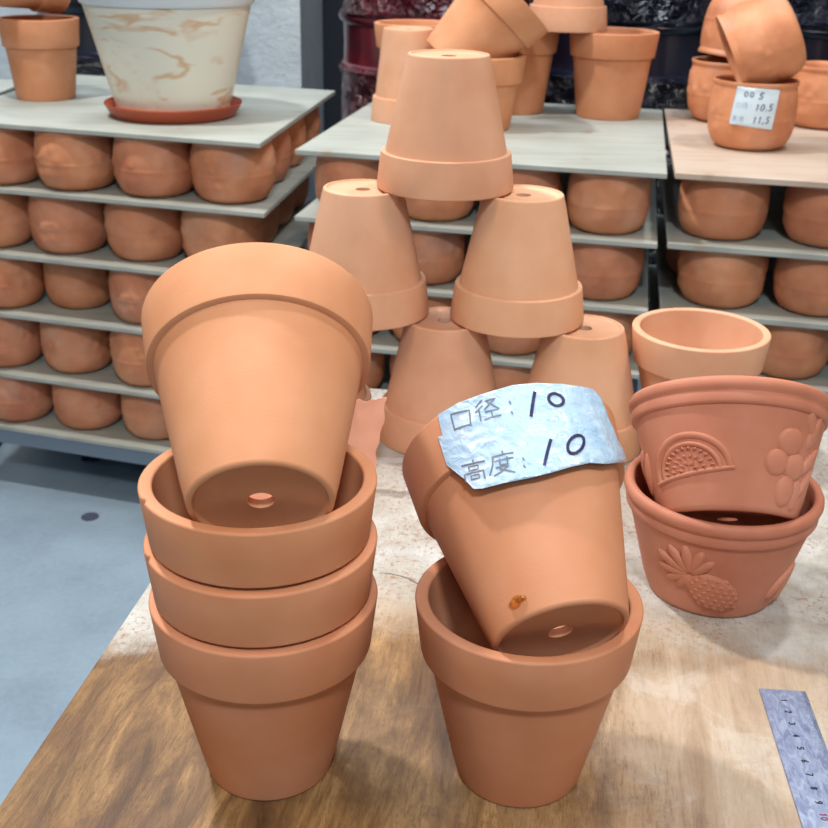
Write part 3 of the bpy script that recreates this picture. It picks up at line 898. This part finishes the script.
GAO = [[(.5, 1), (.5, .88)], [(.08, .85), (.92, .85)], [(.3, .75), (.7, .75), (.7, .6), (.3, .6), (.3, .75)], [(.12, 0), (.12, .48), (.88, .48), (.88, 0)], [(.35, .35), (.65, .35), (.65, .15), (.35, .15), (.35, .35)]]
DU = [[(.52, 1), (.52, .9)], [(.15, .87), (.95, .87)], [(.15, .87), (.15, .4), (.05, .05)], [(.28, .68), (.92, .68)], [(.45, .78), (.45, .52), (.75, .52), (.75, .78)], [(.3, .4), (.8, .4), (.3, .03)], [(.4, .3), (.92, .03)]]
DOTS = [[(.4, .7), (.5, .62)], [(.4, .3), (.5, .22)]]
bm = bmesh.new()
add_strokes(bm, rel(KOU, -23+SX, 60, 7, 8)+rel(JING, -15+SX, 60, 8, 8)+rel(DOTS, -6+SX, 60, 5, 8)+rel(GAO, -26+SX, 42, 7.5, 7.5)+rel(DU, -17+SX, 42, 7.5, 7.5)+rel(DOTS, -8+SX, 42, 5, 8), sticker_place, .6, 1.0, .0005)
o = obj('printed_text', bm, M_PRINT_FAINT, st)

b6 = display_bowl('terracotta bowl with embossed flowers tipped on its side on the labelled bowl', DB[1])
pose(b6, (.5061, 1.6388, .2647), (-.8969, .1107, -.4282))
b7 = display_bowl('upright terracotta bowl behind the labelled bowl, on the right stack', DB[2]); b7.location = (0.4831, 1.8786, 0.1055)
b8 = display_bowl('terracotta bowl tipped inside the upright bowl behind the labelled one', DB[0])
pose(b8, (.5044, 1.8866, .2910), (-.1463, -.0478, -.9881))
b9 = display_bowl('upright embossed terracotta bowl at the right picture edge, on the right stack', DB[1]); b9.location = (0.6278, 1.8364, 0.1055); b9.rotation_euler = (0, 0, 1)

# taller pots on the middle stack (13 cm)
POT_B = dict(R=.0700, rb=.0500, H=.131, lip=.038, t=.0055, hole=.006, seg=96)
t1 = make_pot('terracotta_pot', M_ORANGE, 'orange terracotta pot upright at the right end of the middle top board', **POT_B)
t1.location = (0.3007, 1.8914, 0.1055)
def more(label, loc, rot=(0, 0, 0), src=t1):
    o = copy_tree(src); o.location = loc; o.rotation_euler = rot
    fire(o, (len(bpy.data.objects)*.618) % 1)
    return relabel(o, label)
more('orange terracotta pot upright on the middle top board, half hidden behind the tilted pot', (0.1501, 1.9286, 0.1055))
t3 = make_pot('terracotta_pot', M_ORANGE, 'orange terracotta pot upright on the middle top board, carrying the tilted pot', **dict(POT_B, H=.106))
t3.location = (.0835, 1.755, .1055)
t4 = make_pot('terracotta_pot', M_PALE, 'pale terracotta pot upside down across two upright pots on the middle top board', R=.0625, rb=.040, H=.12, lip=.036, seg=96)
t4.location = (.2256, 1.888, .237+.12); t4.rotation_euler = (PI, 0, 0)
t5 = make_pot('terracotta_pot', M_PALE, 'pale terracotta pot upside down at the left of the middle top board', R=.0565, rb=.038, H=.135, lip=.036, seg=96)
t5.location = (-.0200, 1.815, .2405); t5.rotation_euler = (PI, 0, 0)
more('upright terracotta pot at the back left of the middle top board, behind the upside-down pot', (-0.0078, 1.9620, 0.1055))
t7 = make_pot('terracotta_pot', M_ORANGE, 'terracotta pot leaning tilted in an upright pot of the middle top board', **POT_B)
pose(t7, (.0425, 1.748, .1950), (.675, .075, .734))

# left stack: marbled plastic pot on a saucer, and a pair of clay pots
mp_ = empty('marbled_pot', 'large cream plastic pot with tan marbling, on the left top board', 'pot', loc=(-0.3796, 1.8119, 0.1120))
bodyp = [(.0, .0), (.080, 0), (.085, .003), (.1235, .156), (.1235, .160), (.118, .160), (.080, .008), (0, .008)]
bm = lathe([(max(r, .001), z) for r, z in bodyp], 96)
obj('body', bm, marble_mat(), mp_, 30)
rimp = [(.118, .158), (.127, .158), (.1295, .162), (.132, .199), (.130, .203), (.125, .201), (.123, .185)]
obj('rim', lathe(rimp, 96), plain('cool_white_plastic', srgb(214, 222, 228), .4), mp_, 30)
sau = [(.001, 0), (.088, 0), (.093, .003), (.1015, .017), (.1035, .0185), (.1045, .0165), (.0945, .0), (.089, -.0035), (.001, -.0035)]
s = obj('plant_saucer', lathe([(r, z+.0035) for r, z in sau], 96), M_SAUCER); s.location = (-0.3796, 1.8119, 0.1055)
tag(s, 'rust-red plastic saucer under the marbled cream pot', 'saucer')
# pot interior floor sits in the saucer
potl = make_pot('terracotta_pot', M_ORANGE, 'orange terracotta pot upright on the left top board, left of the marbled pot', R=.0640, rb=.047, H=.127, lip=.044, t=.0055, seg=96)
potl.location = (-0.6224, 1.9620, 0.1055)
poth = copy_tree(potl); relabel(poth, 'terracotta pot tipped sideways on the pot left of the marbled one, cut by the picture')
pose(poth, (-.690, 1.90, .300), (.70, .62, .02))

# further board at the left edge
bt = empty('side_table', 'grey board on trestle legs beyond the left stack, at the left picture edge', 'table', loc=(-.95, 2.10, .1))
bm = bmesh.new(); add_box(bm, -.2, .219, -.25, .12, -.01, 0); bevel(bm, .001, 1); obj('table_top', bm, M_BOARD, bt)
for x in (-.18, .19):
    for y in (-.22, .09):
        bm = bmesh.new(); add_box(bm, x-.012, x+.012, y-.012, y+.012, FLOOR-.1, -.01); obj('leg', bm, M_DARK_STEEL, bt)

# ------------------------------------------------------------------ glazed jars behind
def jar_mesh():
    pts = []
    H = .98
    for z, r in ((0, .125), (.01, .130), (.12, .150), (.3, .178), (.45, .190), (.55, .192)): pts.append((r, z))
    pts += [(.190, .60), (.194, .608), (.197, .615), (.194, .622), (.187, .628), (.186, .66), (.187, .70), (.194, .706), (.197, .714), (.194, .722), (.188, .728)]
    pts += [(.184, .78), (.172, .85), (.150, .90), (.128, .93), (.120, .945)]
    inner = [(.105, .945), (.13, .90), (.165, .80), (.17, .6), (.12, .04), (.02, .03)]
    bm = bmesh.new(); rings = lathe_into(bm, pts+inner, 96, False)
    bm.faces.new(rings[0][::-1]); bm.faces.new(rings[-1])
    return bm
def jar(mat, x, y, label, z=FLOOR):
    o = obj('glazed_jar', jar_mesh(), mat, None, 40); o.location = (x, y, z)
    obj('neck_ring', lathe([(.105, .945), (.125, .940), (.133, .948), (.133, .965), (.125, .975), (.108, .975)], 64), mat, o)
    return tag(o, label, 'jar', 'glazed jars behind the stacks')
jar(M_JAR_RED, .030, 2.42, 'oxblood glazed embossed jar behind the pyramid of pots')
jar(M_JAR_BLACK, .425, 2.42, 'black glazed embossed jar behind the gap between the middle and right stacks')
jar(M_JAR_BLACK, .832, 2.38, 'black glazed embossed jar at the far right, behind the tipped bowl')
jar(M_JAR_BLACK, -.640, 2.63, 'black glazed embossed jar on the far left, behind the marbled pot')
jar(M_JAR_RED, .235, 2.80, 'dark red glazed jar in the second row, behind the pots of the middle board')
jar(M_JAR_BLACK, .640, 2.80, 'black glazed jar in the second row, between the two right jars')

# ------------------------------------------------------------------ room shell
fm = floor_mat()
bm = bmesh.new(); add_box(bm, -3, 3, -2, 4.6, FLOOR-.05, FLOOR); structure(obj('floor', bm, fm))
bm = bmesh.new(); bmesh.ops.create_cone(bm, cap_ends=True, segments=40, radius1=.014, radius2=.014, depth=.001)
DISCOBJ = tag(obj("floor_disc", bm, M_SPOT), 'small dark round disc on the grey floor, left of the front stack', 'disc')
wm = wall_mat()
bm = bmesh.new(); add_box(bm, -3, -.288, 2.86, 3.5, FLOOR, 2.6); structure(obj('wall_left', bm, wm))
bm = bmesh.new(); add_box(bm, -3, 3, 4.5, 4.6, FLOOR, 2.6); structure(obj('wall_back', bm, plain('shade_grey_wall', srgb(70, 76, 88), .8)))  # dark grey colour stands in for the shade between and beyond the jars
DISCOBJ.location = (-.5161, 1.6252, FLOOR+.0006)

# ------------------------------------------------------------------ camera, light
cam = bpy.data.cameras.new('camera'); co = bpy.data.objects.new('camera', cam); COL.objects.link(co)
cam.sensor_width = 36; cam.lens = 50.03; cam.clip_start = .02
co.matrix_world = Matrix.Translation((0, 0, .3925)) @ Matrix.Rotation(rad(90-23.33), 4, 'X') @ Matrix.Rotation(rad(1.19), 4, 'Z')
cam.dof.use_dof = True; cam.dof.focus_distance = .58; cam.dof.aperture_fstop = 26
scene.camera = co

def area(name, loc, target, sx, sy, power, col):
    l = bpy.data.lights.new(name, 'AREA'); l.shape = 'RECTANGLE'; l.size = sx; l.size_y = sy; l.energy = power; l.color = col
    o = bpy.data.objects.new(name, l); COL.objects.link(o); o.location = loc
    o.rotation_euler = (Vector(target)-Vector(loc)).to_track_quat('-Z', 'Y').to_euler()
    return o
area('ceiling_panel_front', (.10, -.72, 1.72), (0, .7, .05), .22, .22, 27, (.88, .95, 1))
area('ceiling_panel_rear', (.05, -1.35, 1.35), (0, .65, .1), .4, .3, 7, (.88, .95, 1))
area('ceiling_panel_left', (-.80, 1.35, 1.9), (0, .6, 0), .12, .12, 36, (1, .96, .92))
area('ceiling_panel_right', (.75, 1.35, 2.0), (0, .6, 0), .12, .12, 17, (1, .96, .92))
area('ceiling_tube_right', (1.5, .3, 1.5), (.1, .6, .05), .2, 1.2, 9, (1, .70, .44))
area('ceiling_tube_side', (-1.5, .2, 1.5), (-.1, .6, .05), .2, 1.2, 10, (1, .70, .44))
area('ceiling_tube_back', (.3, 1.5, 2.5), (.2, 1.5, 0), 1.3, .2, 8, (.93, .97, 1))
area('ceiling_tube_far', (-.8, 2.2, 2.5), (-.8, 2.2, 0), 1.3, .2, 32, (.80, .91, 1))
w = bpy.data.worlds.new('shop_light'); scene.world = w; w.use_nodes = True
bg = w.node_tree.nodes['Background']; bg.inputs['Color'].default_value = (.95, .97, 1, 1); bg.inputs['Strength'].default_value = .075
vs = scene.view_settings; vs.view_transform = 'Standard'; vs.look = 'None'; vs.gamma = 1; vs.use_curve_mapping = False
vs.exposure = 0
scene.cycles.use_denoising = True
